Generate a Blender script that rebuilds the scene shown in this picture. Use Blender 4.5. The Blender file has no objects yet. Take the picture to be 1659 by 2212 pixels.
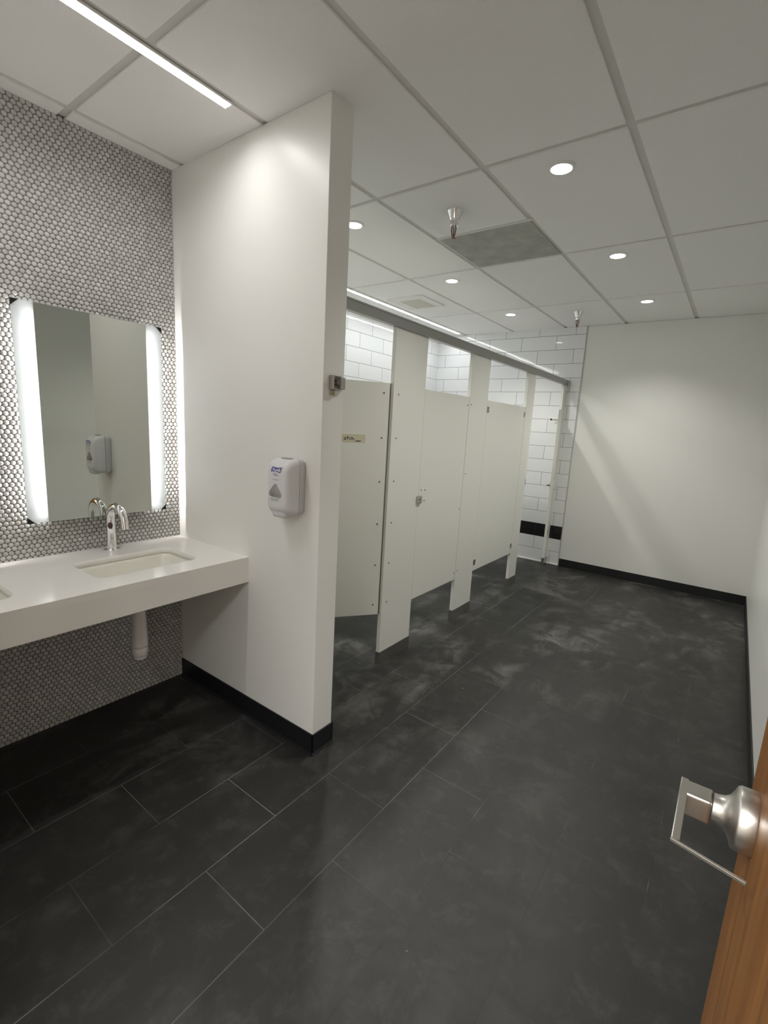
import bpy, bmesh, math, random
import numpy as np
from mathutils import Vector, Matrix

random.seed(7)
scene = bpy.context.scene
COL = scene.collection
PI = math.pi

# ------------------------------------------------------------------ dimensions (metres)
H = 2.6766            # ceiling
XL = -2.4315          # penny tile wall
XW = -1.3632          # free end of the wing wall
YW, YW2 = 1.4066, 1.5295
XS = -1.644           # line of the stall fronts
XB = -3.349           # tiled wall behind the stalls
YF = 5.584            # far wall
XR = 0.265            # right wall
XT = -1.507           # right edge of tile on the far wall
YN = -0.15            # wall with the entrance
XC = -1.8255          # counter front
HC, HC2 = 0.843, 0.717
DB, DT = 0.345, 1.747  # stall door bottom / top

# ------------------------------------------------------------------ materials
def nt(name):
    m = bpy.data.materials.new(name); m.use_nodes = True
    n = m.node_tree
    b = n.nodes['Principled BSDF']
    return m, n, b

def N(n, t, **kw):
    x = n.nodes.new(t)
    for k, v in kw.items():
        if k.startswith('i_'):
            x.inputs[k[2:].replace('_', ' ')].default_value = v
        else:
            setattr(x, k, v)
    return x

def L(n, a, b):
    n.links.new(a, b)

def math_node(n, op, a, b=None):
    x = n.nodes.new('ShaderNodeMath'); x.operation = op
    for i, v in enumerate((a, b)):
        if v is None: continue
        if hasattr(v, 'is_output'): n.links.new(v, x.inputs[i])
        else: x.inputs[i].default_value = v
    return x.outputs[0]

def ramp(n, fac, stops):
    r = n.nodes.new('ShaderNodeValToRGB')
    e = r.color_ramp.elements
    while len(e) < len(stops): e.new(0.5)
    for el, (p, c) in zip(e, stops):
        el.position = p; el.color = (c[0], c[1], c[2], 1) if hasattr(c, '__len__') else (c, c, c, 1)
    L(n, fac, r.inputs[0])
    return r.outputs[0]

def noise(n, vec, scale, detail=3, rough=0.5, dist=0.0):
    x = n.nodes.new('ShaderNodeTexNoise')
    x.inputs['Scale'].default_value = scale
    x.inputs['Detail'].default_value = detail
    x.inputs['Roughness'].default_value = rough
    x.inputs['Distortion'].default_value = dist
    L(n, vec, x.inputs['Vector'])
    return x.outputs['Fac']

def pos(n):
    return n.nodes.new('ShaderNodeNewGeometry').outputs['Position']

def objco(n):
    return n.nodes.new('ShaderNodeTexCoord').outputs['Object']

def bump(n, b, h, strength, dist=0.01):
    x = n.nodes.new('ShaderNodeBump')
    x.inputs['Strength'].default_value = strength
    x.inputs['Distance'].default_value = dist
    L(n, h, x.inputs['Height']); L(n, x.outputs[0], b.inputs['Normal'])
    return x

def simple(name, col, rough=0.5, metal=0.0, nscale=0, nstr=0.0, ior=1.5, var=0.0, rvar=0.0):
    """principled material with a little procedural grain"""
    m, n, b = nt(name)
    b.inputs['Base Color'].default_value = (*col, 1)
    b.inputs['Roughness'].default_value = rough
    b.inputs['Metallic'].default_value = metal
    b.inputs['IOR'].default_value = ior
    if nscale:
        f = noise(n, objco(n), nscale, 3)
        if nstr: bump(n, b, f, nstr, 0.002)
        if var:
            c0 = [max(0, c * (1 - var)) for c in col]; c1 = [min(1, c * (1 + var)) for c in col]
            L(n, ramp(n, f, [(0.3, c0), (0.7, c1)]), b.inputs['Base Color'])
        if rvar:
            L(n, ramp(n, f, [(0.3, max(0, rough - rvar)), (0.7, rough + rvar)]), b.inputs['Roughness'])
    return m

M = {}
M['paint'] = simple('painted_drywall', (0.835, 0.832, 0.80), 0.36, 0, 160, 0.10, 1.45)
M['black_base'] = simple('black_vinyl', (0.010, 0.010, 0.012), 0.42, 0, 60, 0.05)
M['ceiling_tile'] = simple('mineral_tile', (0.91, 0.905, 0.89), 0.9, 0, 420, 0.35, 1.3, 0.03)
M['ceiling_grid'] = simple('painted_grid', (0.70, 0.695, 0.67), 0.55, 0, 60, 0.02)
M['stall_panel'] = simple('white_solid_plastic', (0.74, 0.74, 0.69), 0.36, 0, 260, 0.10, 1.45)
M['rail'] = simple('brushed_aluminium', (0.42, 0.42, 0.405), 0.38, 0.85, 90, 0.04)
M['steel'] = simple('stainless_steel', (0.50, 0.49, 0.46), 0.32, 1.0, 120, 0.05)
M['screw'] = simple('dark_screw', (0.16, 0.15, 0.14), 0.4, 0.8, 40, 0.0)
M['chrome'] = simple('chrome', (0.86, 0.86, 0.87), 0.055, 1.0, 12, 0.0)
M['nickel'] = simple('satin_nickel', (0.62, 0.60, 0.565), 0.36, 1.0, 200, 0.03)
M['bronze'] = simple('sprinkler_bronze', (0.25, 0.15, 0.11), 0.4, 0.8, 60, 0.05)
M['quartz'] = simple('white_quartz', (0.85, 0.84, 0.80), 0.10, 0, 300, 0.0, 1.5, 0.02)
M['china'] = simple('white_china', (0.80, 0.795, 0.72), 0.07, 0, 30, 0.0, 1.5)
M['pvc'] = simple('white_pipe_cover', (0.66, 0.63, 0.62), 0.35, 0, 80, 0.03)
M['plastic'] = simple('grey_white_plastic', (0.70, 0.70, 0.71), 0.32, 0, 200, 0.05)
M['plastic_back'] = simple('grey_plastic_back', (0.62, 0.62, 0.63), 0.36, 0, 200, 0.05)
M['dark_slot'] = simple('dark_gap', (0.03, 0.03, 0.032), 0.6, 0, 30, 0.02)
M['black_plastic'] = simple('black_plastic', (0.012, 0.011, 0.012), 0.35, 0, 60, 0.02)
M['logo_blue'] = simple('logo_blue', (0.045, 0.035, 0.30), 0.4, 0, 60, 0.0)
M['logo_white'] = simple('logo_white', (0.75, 0.72, 0.80), 0.4, 0, 60, 0.0)
M['print_blue'] = simple('print_blue', (0.22, 0.21, 0.40), 0.5, 0, 60, 0.0)
M['print_grey'] = simple('print_grey', (0.35, 0.35, 0.36), 0.5, 0, 60, 0.0)
M['tape'] = simple('masking_tape', (0.60, 0.565, 0.42), 0.7, 0, 180, 0.15, 1.4, 0.05)
M['ink'] = simple('black_ink', (0.012, 0.010, 0.010), 0.6, 0, 60, 0.0)
M['bag'] = simple('soap_bag', (0.33, 0.325, 0.32), 0.12, 0, 24, 0.8, 1.5, 0.35)
M['rubber'] = simple('dark_rubber', (0.13, 0.12, 0.11), 0.6, 0, 50, 0.05)
M['cyl'] = simple('grey_bracket_metal', (0.40, 0.385, 0.36), 0.45, 0.35, 60, 0.1)
M['amber'] = simple('tan_bumper', (0.42, 0.38, 0.27), 0.6, 0, 60, 0.1)
M['vent'] = simple('perforated_grille', (0.40, 0.397, 0.362), 0.6, 0.0, 9, 0.0, 1.4, 0.16)
M['fan_grille'] = simple('exhaust_grille', (0.60, 0.58, 0.50), 0.6, 0, 9, 0.0)
M['fan_frame'] = simple('exhaust_frame', (0.80, 0.795, 0.77), 0.5, 0, 60, 0.0)
M['trim_white'] = simple('light_trim', (0.82, 0.82, 0.80), 0.4, 0, 60, 0.0)
M['edge_metal'] = simple('pale_edge_metal', (0.50, 0.50, 0.49), 0.35, 0.3, 60, 0.0)
M['sensor'] = simple('sensor_window', (0.06, 0.03, 0.03), 0.08, 0, 20, 0.0)
M['hall'] = simple('hall_paint', (0.62, 0.61, 0.57), 0.6, 0, 160, 0.06)

# perforation for the return grille
def perforated(m, sx):
    n = m.node_tree; b = n.nodes['Principled BSDF']
    v = n.nodes.new('ShaderNodeTexVoronoi'); v.inputs['Scale'].default_value = sx
    v.inputs['Randomness'].default_value = 0.0
    L(n, pos(n), v.inputs['Vector'])
    bump(n, b, v.outputs['Distance'], 0.5, 0.003)
perforated(M['vent'], 130); perforated(M['fan_grille'], 110)

# mirror glass
m, n, b = nt('mirror_silver'); M['mirror'] = m
b.inputs['Base Color'].default_value = (0.60, 0.622, 0.58, 1); b.inputs['Metallic'].default_value = 1
f = noise(n, pos(n), 3, 2)
L(n, ramp(n, f, [(0, 0.004), (1, 0.012)]), b.inputs['Roughness'])

# frosted band: lit from the lamp behind it
m, n, b = nt('frosted_glass'); M['frost'] = m
tr = N(n, 'ShaderNodeBsdfTranslucent'); tr.inputs['Color'].default_value = (0.86, 0.89, 0.90, 1)
df = N(n, 'ShaderNodeBsdfPrincipled'); df.inputs['Base Color'].default_value = (0.72, 0.76, 0.76, 1); df.inputs['Roughness'].default_value = 0.12
f = noise(n, pos(n), 500, 2)
bump(n, df, f, 0.03, 0.001)
mx = N(n, 'ShaderNodeMixShader'); mx.inputs[0].default_value = 0.74
L(n, df.outputs[0], mx.inputs[1]); L(n, tr.outputs[0], mx.inputs[2])
L(n, mx.outputs[0], n.nodes['Material Output'].inputs['Surface'])
n.nodes.remove(b)

def emis(name, col, strength):
    m, n, b = nt(name)
    e = N(n, 'ShaderNodeEmission'); e.inputs['Color'].default_value = (*col, 1); e.inputs['Strength'].default_value = strength
    L(n, e.outputs[0], n.nodes['Material Output'].inputs['Surface']); n.nodes.remove(b)
    return m
E_DOWN = 9.0; P_DOWN = 54.0
M['lens'] = emis('downlight_lens', (1.0, 0.985, 0.95), E_DOWN)
M['strip1'] = emis('strip_diffuser', (1.0, 0.97, 0.945), 12.0)
M['strip2'] = emis('strip_diffuser_cool', (0.97, 0.99, 1.0), 19.0)
M['led'] = emis('mirror_led', (1.0, 0.955, 0.94), 125.0)

# penny round tiles (random tone per tile) and their grout
m, n, b = nt('penny_glaze'); M['penny'] = m
g = n.nodes.new('ShaderNodeNewGeometry')
L(n, ramp(n, g.outputs['Random Per Island'], [(0, (0.46, 0.457, 0.44)), (0.5, (0.52, 0.517, 0.50)), (1, (0.58, 0.576, 0.555))]), b.inputs['Base Color'])
b.inputs['Roughness'].default_value = 0.42
bump(n, b, noise(n, pos(n), 90, 2), 0.12, 0.003)
M['grout'] = simple('grey_grout', (0.24, 0.237, 0.225), 0.9, 0, 300, 0.3)

# running bond wall tile
def subway(name, uaxis, u0, pitch, z0=0.158, dark=0.0):
    m, n, b = nt(name)
    s = N(n, 'ShaderNodeSeparateXYZ'); L(n, pos(n), s.inputs[0])
    u = math_node(n, 'ADD', s.outputs[uaxis], -u0 + pitch * 40)
    v = math_node(n, 'ADD', s.outputs['Z'], -z0 + 0.1524 * 40)
    c = N(n, 'ShaderNodeCombineXYZ'); L(n, u, c.inputs[0]); L(n, v, c.inputs[1])
    t = N(n, 'ShaderNodeTexBrick', offset=0.5, offset_frequency=2, squash=1.0, squash_frequency=2)
    t.inputs['Scale'].default_value = 1.0
    t.inputs['Brick Width'].default_value = pitch
    t.inputs['Row Height'].default_value = 0.1524
    t.inputs['Mortar Size'].default_value = 0.0019
    t.inputs['Mortar Smooth'].default_value = 0.15
    t.inputs['Bias'].default_value = 0.0
    t.inputs['Color1'].default_value = (0.80, 0.815, 0.82, 1)
    t.inputs['Color2'].default_value = (0.835, 0.845, 0.845, 1)
    t.inputs['Mortar'].default_value = (0.12, 0.12, 0.125, 1)
    L(n, c.outputs[0], t.inputs['Vector'])
    L(n, t.outputs['Color'], b.inputs['Base Color'])
    L(n, ramp(n, t.outputs['Fac'], [(0, 0.05), (1, 0.8)]), b.inputs['Roughness'])
    wob = math_node(n, 'MULTIPLY', noise(n, pos(n), 6.0, 1), 0.9)
    inv = math_node(n, 'SUBTRACT', wob, t.outputs['Fac'])
    bump(n, b, inv, 0.35, 0.002)
    return m
M['tile_back'] = subway('white_wall_tile_stalls', 'Y', 4.175, 0.4085)
M['tile_far'] = subway('white_wall_tile_far', 'X', -1.818, 0.402)
M['tile_far_low'] = subway('white_wall_tile_far_low', 'X', -1.818 + 0.201, 0.402)
M['mosaic'] = simple('black_mosaic', (0.010, 0.010, 0.011), 0.22, 0, 60, 0.1)
M['mosaic_grout'] = simple('dark_mosaic_grout', (0.045, 0.045, 0.045), 0.8, 0, 60, 0.1)

# floor: charcoal planks of porcelain, dusty
m, n, b = nt('charcoal_floor_tile'); M['floor'] = m
P = pos(n)
s = N(n, 'ShaderNodeSeparateXYZ'); L(n, P, s.inputs[0])
u = math_node(n, 'ADD', s.outputs['Y'], -1.071 + 0.598 * 20)
v = math_node(n, 'ADD', s.outputs['X'], 1.223 + 0.299 * 40)
c = N(n, 'ShaderNodeCombineXYZ'); L(n, u, c.inputs[0]); L(n, v, c.inputs[1])
t = N(n, 'ShaderNodeTexBrick', offset=0.5, offset_frequency=2)
t.inputs['Scale'].default_value = 1; t.inputs['Brick Width'].default_value = 0.598; t.inputs['Row Height'].default_value = 0.299
t.inputs['Mortar Size'].default_value = 0.0019; t.inputs['Mortar Smooth'].default_value = 0.3
t.inputs['Color1'].default_value = (0.0145, 0.0143, 0.0132, 1); t.inputs['Color2'].default_value = (0.0175, 0.0172, 0.0159, 1)
t.inputs['Mortar'].default_value = (0.022, 0.0215, 0.020, 1)
L(n, c.outputs[0], t.inputs['Vector'])
# dust: broad smears + fine film
st = N(n, 'ShaderNodeMapping'); st.inputs['Rotation'].default_value = (0, 0, 0.5); st.inputs['Scale'].default_value = (1.0, 0.55, 1)
L(n, P, st.inputs['Vector'])
d1 = noise(n, st.outputs[0], 2.6, 7, 0.66, 0.35)
dust = ramp(n, d1, [(0.46, 0.0), (0.58, 0.45), (0.72, 1.0)])
d2 = noise(n, P, 11, 5, 0.7, 0.4)
dust2 = ramp(n, d2, [(0.52, 0.0), (0.66, 1.0)])
front = ramp(n, math_node(n, 'ADD', math_node(n, 'MULTIPLY', s.outputs['X'], -0.35), math_node(n, 'MULTIPLY', s.outputs['Y'], 0.25)), [(0.72, 0.16), (1.08, 1.0)])
d3 = noise(n, P, 4.3, 8, 0.72, 0.5)
dust3 = ramp(n, d3, [(0.44, 0.0), (0.54, 0.6), (0.66, 1.0)])
dd = math_node(n, 'ADD', math_node(n, 'MULTIPLY', math_node(n, 'MULTIPLY', dust, dust3), math_node(n, 'MULTIPLY', front, 1.45)), math_node(n, 'MULTIPLY', dust2, 0.13))
dd = math_node(n, 'ADD', dd, math_node(n, 'MULTIPLY', ramp(n, noise(n, P, 1.1, 4, 0.6, 0.5), [(0.4, 0.0), (0.7, 1.0)]), 0.10))
gr = ramp(n, noise(n, P, 1.7, 3, 0.6), [(0.36, 0.010), (0.46, 0.050), (0.64, 0.15)])
clean = ramp(n, noise(n, P, 2.3, 3, 0.6), [(0.45, 0.012), (0.58, 0.024), (0.72, 0.16)])
area = ramp(n, math_node(n, 'MULTIPLY', s.outputs['X'], -1.0), [(0.62, 0.0), (1.0, 1.0)])
gq = N(n, 'ShaderNodeMix', data_type='RGBA'); L(n, area, gq.inputs['Factor']); L(n, clean, gq.inputs['A']); L(n, gr, gq.inputs['B']); gr = gq.outputs['Result']
gm = N(n, 'ShaderNodeMix', data_type='RGBA'); L(n, t.outputs['Fac'], gm.inputs['Factor']); L(n, t.outputs['Color'], gm.inputs['A']); L(n, gr, gm.inputs['B'])
mix = N(n, 'ShaderNodeMix', data_type='RGBA'); mix.inputs['B'].default_value = (0.120, 0.118, 0.110, 1)
L(n, dd, mix.inputs['Factor']); L(n, gm.outputs['Result'], mix.inputs['A'])
# paint specks
vo = N(n, 'ShaderNodeTexVoronoi'); vo.inputs['Scale'].default_value = 11; vo.inputs['Randomness'].default_value = 1
wp = N(n, 'ShaderNodeVectorMath', operation='ADD')
nv = N(n, 'ShaderNodeTexNoise'); nv.inputs['Scale'].default_value = 60; L(n, P, nv.inputs['Vector'])
sc = N(n, 'ShaderNodeVectorMath', operation='SCALE'); sc.inputs['Scale'].default_value = 0.012
L(n, nv.outputs['Color'], sc.inputs[0]); L(n, P, wp.inputs[0]); L(n, sc.outputs[0], wp.inputs[1])
L(n, wp.outputs[0], vo.inputs['Vector'])
rnd = N(n, 'ShaderNodeSeparateColor'); L(n, vo.outputs['Color'], rnd.inputs[0])
thr = math_node(n, 'MULTIPLY', math_node(n, 'POWER', rnd.outputs[0], 4.0), 0.045)
speck = math_node(n, 'LESS_THAN', vo.outputs['Distance'], thr)
mix2 = N(n, 'ShaderNodeMix', data_type='RGBA'); mix2.inputs['B'].default_value = (0.26, 0.26, 0.25, 1)
L(n, math_node(n, 'MULTIPLY', speck, 0.75), mix2.inputs['Factor']); L(n, mix.outputs['Result'], mix2.inputs['A'])
L(n, mix2.outputs['Result'], b.inputs['Base Color'])
L(n, ramp(n, d2, [(0.3, 0.36), (0.75, 0.50)]), b.inputs['Roughness'])
b.inputs['IOR'].default_value = 1.37
hh = math_node(n, 'SUBTRACT', math_node(n, 'MULTIPLY', noise(n, P, 26, 4, 0.6), 0.5), t.outputs['Fac'])
bump(n, b, hh, 0.25, 0.002)

# oak door
m, n, b = nt('orange_oak_veneer'); M['wood'] = m
mp = N(n, 'ShaderNodeMapping'); mp.inputs['Scale'].default_value = (1, 14, 0.55)
L(n, pos(n), mp.inputs['Vector'])
g1 = noise(n, mp.outputs[0], 2.2, 6, 0.6, 0.8)
mp2 = N(n, 'ShaderNodeMapping'); mp2.inputs['Scale'].default_value = (1, 150, 3.5); L(n, pos(n), mp2.inputs['Vector'])
g2 = noise(n, mp2.outputs[0], 3, 3, 0.6)
gg = math_node(n, 'ADD', math_node(n, 'MULTIPLY', g1, 0.75), math_node(n, 'MULTIPLY', g2, 0.25))
L(n, ramp(n, gg, [(0.30, (0.17, 0.062, 0.013)), (0.50, (0.30, 0.125, 0.028)), (0.72, (0.40, 0.180, 0.048))]), b.inputs['Base Color'])
b.inputs['Roughness'].default_value = 0.33
bump(n, b, gg, 0.06, 0.002)

# ------------------------------------------------------------------ mesh helpers
class MB:
    def __init__(self):
        self.bm = bmesh.new()
    def box(self, lo, hi, mi=0, bevel=0.0, seg=2, rot=None, at=None):
        lo, hi = Vector(lo), Vector(hi)
        r = bmesh.ops.create_cube(self.bm, size=1.0)
        vs = r['verts']
        c, d = (lo + hi) / 2, hi - lo
        for v in vs:
            v.co = Vector((v.co.x * d.x, v.co.y * d.y, v.co.z * d.z)) + c
        fs = list({f for v in vs for f in v.link_faces})
        for f in fs: f.material_index = mi
        if bevel:
            es = list({e for v in vs for e in v.link_edges})
            rb = bmesh.ops.bevel(self.bm, geom=es, offset=bevel, segments=seg, profile=0.6, affect='EDGES', clamp_overlap=True)
            for f in rb['faces']: f.material_index = mi
            vs = list({v for f in rb['faces'] for v in f.verts} | {v for v in vs if v.is_valid})
        if rot is not None:
            bmesh.ops.transform(self.bm, matrix=rot, verts=[v for v in vs if v.is_valid])
        return self
    def ring_surface(self, rings, mi=0, cap=(True, True), smooth=True, close=True):
        n = len(rings[0]); V = [[self.bm.verts.new(p) for p in r] for r in rings]
        for a, b2 in zip(V, V[1:]):
            for i in range(n if close else n - 1):
                j = (i + 1) % n
                f = self.bm.faces.new((a[i], a[j], b2[j], b2[i])); f.material_index = mi; f.smooth = smooth
        if cap[0]:
            f = self.bm.faces.new(list(reversed(V[0]))); f.material_index = mi
        if cap[1]:
            f = self.bm.faces.new(V[-1]); f.material_index = mi
        return self
    def lathe(self, prof, origin=(0, 0, 0), axis='Z', seg=32, mi=0, cap=(True, True), smooth=True):
        o = Vector(origin); rings = []
        for r, h in prof:
            ring = []
            for i in range(seg):
                a = 2 * PI * i / seg
                x, y = r * math.cos(a), r * math.sin(a)
                p = {'Z': (x, y, h), 'X': (h, x, y), 'Y': (y, h, x), '-X': (-h, y, x), '-Y': (x, -h, y), '-Z': (y, x, -h)}[axis]
                ring.append(o + Vector(p))
            rings.append(ring)
        return self.ring_surface(rings, mi, cap, smooth)
    def tube(self, pts, rad, seg=20, mi=0, cap=(True, True)):
        pts = [Vector(p) for p in pts]
        rad = rad if hasattr(rad, '__len__') else [rad] * len(pts)
        rings = []; up = None
        for i, p in enumerate(pts):
            d = (pts[min(i + 1, len(pts) - 1)] - pts[max(i - 1, 0)]).normalized()
            if up is None:
                up = Vector((0, 1, 0)) if abs(d.y) < 0.9 else Vector((1, 0, 0))
            side = d.cross(up).normalized(); up = side.cross(d).normalized()
            rings.append([p + rad[i] * (math.cos(2 * PI * k / seg) * side + math.sin(2 * PI * k / seg) * up) for k in range(seg)])
        return self.ring_surface(rings, mi, cap)
    def prism(self, poly, fn, mi=0, bevel=0.0):
        """poly: 2D outline, fn(u, v, t) -> 3D, t in 0,1"""
        a = [self.bm.verts.new(fn(u, v, 0)) for u, v in poly]
        b2 = [self.bm.verts.new(fn(u, v, 1)) for u, v in poly]
        fs = [self.bm.faces.new(list(reversed(a))), self.bm.faces.new(b2)]
        k = len(poly)
        for i in range(k):
            fs.append(self.bm.faces.new((a[i], a[(i + 1) % k], b2[(i + 1) % k], b2[i])))
        for f in fs: f.material_index = mi
        if bevel:
            es = list({e for f in fs[:2] for e in f.edges})
            rb = bmesh.ops.bevel(self.bm, geom=es, offset=bevel, segments=2, profile=0.6, affect='EDGES', clamp_overlap=True)
            for f in rb['faces']: f.material_index = mi
        return self
    def build(self, name, mats, parent=None, origin=None, smooth_angle=None):
        bmesh.ops.recalc_face_normals(self.bm, faces=self.bm.faces)
        me = bpy.data.meshes.new(name)
        self.bm.to_mesh(me); self.bm.free()
        for mm in (mats if isinstance(mats, (list, tuple)) else [mats]): me.materials.append(mm)
        if smooth_angle is not None:
            for p in me.polygons: p.use_smooth = True
            me.set_sharp_from_angle(angle=math.radians(smooth_angle))
        return link(name, me, parent, origin)

def world_loc(o):
    p = Vector((0, 0, 0))
    while o is not None:
        p = p + o.location; o = o.parent
    return p

def link(name, me, parent=None, origin=None):
    """mesh given in world coordinates; origin (or the parent's place) becomes its local zero"""
    o = bpy.data.objects.new(name, me); COL.objects.link(o)
    base = world_loc(parent) if parent else Vector((0, 0, 0))
    org = Vector(origin) if origin is not None else base
    me.transform(Matrix.Translation(-org))
    if parent: o.parent = parent
    o.location = org - base
    return o

def tag(o, label=None, cat=None, group=None, kind=None):
    if label: o['label'] = label
    if cat: o['category'] = cat
    if group: o['group'] = group
    if kind: o['kind'] = kind
    return o

def thing(name, loc, label, cat, group=None):
    o = bpy.data.objects.new(name, None); COL.objects.link(o)
    o.location = loc; o.empty_display_size = 0.1
    return tag(o, label, cat, group)

def copy_tree(o, loc=None, parent=None):
    c = o.copy(); COL.objects.link(c)
    if parent: c.parent = parent
    if loc is not None: c.location = loc
    for ch in list(o.children): copy_tree(ch, None, c)
    return c

def struct(o):
    return tag(o, kind='structure')

def rounded(x0, y0, x1, y1, r, k=6):
    pts = []
    for cx, cy, a0 in ((x1 - r, y1 - r, 0), (x0 + r, y1 - r, 90), (x0 + r, y0 + r, 180), (x1 - r, y0 + r, 270)):
        for i in range(k + 1):
            a = math.radians(a0 + 90 * i / k)
            pts.append((cx + r * math.cos(a), cy + r * math.sin(a)))
    return pts

# ------------------------------------------------------------------ the room
YH = -1.75       # end of the hall behind the entrance
struct(MB().box((XB - 0.12, YH - 0.1, -0.08), (XR + 0.9, YF + 0.12, 0.0)).build('floor', M['floor']))

# ceiling: lay-in tiles hanging a little below their grid
gx0, gy0, gs = -0.5126, 0.9313, 0.6094
mb = MB()
mb.box((XB - 0.12, YH - 0.1, H + 0.009), (XR + 0.9, YF + 0.12, H + 0.08), mi=1)
gap = 0.016
VENT = (-1.7314, 2.768, -1.122, 3.369)
for i in range(-4, 7):
    xa, xb = gx0 - gs * (i + 1), gx0 - gs * i
    for j in range(-3, 6):
        ya, yb = gy0 + 2 * gs * j, gy0 + 2 * gs * (j + 1)
        if i == 1 and j == 1: yb = VENT[1]                 # the half tile before the return grille
        x0, x1 = max(xa + gap, XB + 0.004), min(xb - gap, XR + 0.85)
        y0, y1 = max(ya + gap, YH), min(yb - gap, YF - 0.004)
        if x1 - x0 < 0.01 or y1 - y0 < 0.01: continue
        mb.box((x0, y0, H), (x1, y1, H + 0.0095), mi=0, bevel=0.0012, seg=1)
struct(mb.build('ceiling', [M['ceiling_tile'], M['ceiling_grid']]))

# painted walls
struct(MB().box((XR, YN, 0), (XR + 0.12, YF + 0.12, H)).build('wall_right', M['paint']))
struct(MB().box((XB - 0.12, YF, 0), (XR, YF + 0.12, H)).build('wall_back', M['paint']))
struct(MB().box((XB - 0.12, YW, 0), (XW, YW2, H), bevel=0.0025, seg=2).build('wall_middle', M['paint']))
struct(MB().box((XB - 0.12, YW2, 0), (XB, YF, H)).build('wall_side', M['grout']))
mb = MB()                                                   # entrance wall with its opening
mb.box((XL - 0.12, YN - 0.12, 0), (-0.84, YN, H)).box((0.14, YN - 0.12, 0), (XR + 0.12, YN, H)).box((-0.84, YN - 0.12, 2.15), (0.14, YN, H))
struct(mb.build('wall_front', M['paint']))
mb = MB()
mb.box((-1.6, YH - 0.1, 0), (0.9, YH, H)).box((-1.7, YH, 0), (-1.6, YN - 0.12, H)).box((0.9, YH, 0), (1.0, YN - 0.12, H))
struct(mb.build('wall_hall', M['hall']))

# left wall: grout bed and every penny round as a raised glazed disc
def penny_wall():
    p, rh, r = 0.0213, 0.01845, 0.0098
    K = 10
    ys = np.arange(YN + 0.012, YW + 0.006, p); zs = np.arange(0.012, H - 0.004, rh)
    cen = []
    for k, z in enumerate(zs):
        for y in ys:
            yy = y + (p / 2 if k % 2 else 0)
            if yy < YW + 0.005: cen.append((yy, z))
    cen = np.array(cen); rs = np.random.RandomState(3)
    cen += rs.normal(0, 0.00035, cen.shape)
    ang = np.arange(K) * 2 * PI / K
    lv = [(r, 0.0), (r * 0.97, 0.0026), (r * 0.74, 0.0040)]
    n = len(cen); nv = K * len(lv)
    V = np.zeros((n, len(lv), K, 3))
    tilt = rs.normal(0, 0.03, (n, 2))
    for a, (rr, h) in enumerate(lv):
        dy = rr * np.cos(ang); dz = rr * np.sin(ang)
        V[:, a, :, 1] = cen[:, 0:1] + dy
        V[:, a, :, 2] = cen[:, 1:2] + dz
        V[:, a, :, 0] = XL - 0.003 + h + (tilt[:, 0:1] * dy + tilt[:, 1:2] * dz if a else 0)
    V = V.reshape(-1, 3)
    quads = []
    for a in range(len(lv) - 1):
        for i in range(K):
            j = (i + 1) % K
            quads.append((a * K + i, a * K + j, (a + 1) * K + j, (a + 1) * K + i))
    quads = np.array(quads)
    top = np.arange((len(lv) - 1) * K, len(lv) * K)
    off = (np.arange(n) * nv)[:, None, None]
    Q = (quads[None] + off).reshape(-1, 4)
    T = (top[None] + (np.arange(n) * nv)[:, None])
    # grout slab
    b0 = len(V)
    X0, X1 = XL - 0.12, XL - 0.003
    box = np.array([(x, y, z) for x in (X0, X1) for y in (YN - 0.12, YW) for z in (0, H)])
    V = np.vstack([V, box])
    bq = np.array([(0, 1, 3, 2), (4, 6, 7, 5), (0, 4, 5, 1), (2, 3, 7, 6), (0, 2, 6, 4), (1, 5, 7, 3)]) + b0
    loops = np.concatenate([Q.ravel(), T.ravel(), bq.ravel()])
    tot = np.concatenate([np.full(len(Q), 4), np.full(len(T), K), np.full(6, 4)])
    start = np.concatenate([[0], np.cumsum(tot)[:-1]])
    me = bpy.data.meshes.new('wall_left')
    me.vertices.add(len(V)); me.vertices.foreach_set('co', V.ravel())
    me.loops.add(len(loops)); me.loops.foreach_set('vertex_index', loops.astype(np.int32))
    me.polygons.add(len(tot)); me.polygons.foreach_set('loop_start', start.astype(np.int32))
    me.polygons.foreach_set('loop_total', tot.astype(np.int32))
    mi = np.zeros(len(tot), np.int32); mi[-6:] = 1
    me.polygons.foreach_set('material_index', mi)
    sm = np.ones(len(tot), bool); sm[-6:] = False
    me.polygons.foreach_set('use_smooth', sm)
    me.materials.append(M['penny']); me.materials.append(M['grout'])
    me.update(calc_edges=True); me.validate()
    o = bpy.data.objects.new('wall_left', me); COL.objects.link(o)
    return struct(o)
penny_wall()

# tile cladding: stall wall and left part of the far wall, with a black basket weave band
def mosaic(mb, u0, u1, fn, mi_tile, mi_grout):
    z0, z1 = 0.3104, 0.4628
    mb.prism([(u0, z0), (u1, z0), (u1, z1), (u0, z1)], lambda u, v, t: fn(u, v, 0.0 if t == 0 else 0.0105), mi_grout)
    B = 0.0762; g = 0.0016; w = B / 3
    k = int((u1 - u0) / B) + 1
    for i in range(k):
        for j in range(2):
            bu, bv = u1 - B * (i + 1), z0 + B * j
            for q in range(3):
                a = (bu + w * q, bv, bu + w * (q + 1), bv + B) if (i + j) % 2 else (bu, bv + w * q, bu + B, bv + w * (q + 1))
                ua, va, ub, vb = max(a[0], u0) + g, a[1] + g, a[2] - g, a[3] - g
                if ub - ua < 0.003: continue
                mb.prism([(ua, va), (ub, va), (ub, vb), (ua, vb)], lambda u, v, t: fn(u, v, 0.009 if t == 0 else 0.0125), mi_tile)
TT = 0.011
mb = MB()
mb.box((XB, YW2, 0.4628), (XB + TT, YF - TT, H)).box((XB, YW2, 0), (XB + TT, YF - TT, 0.3104))
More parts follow.
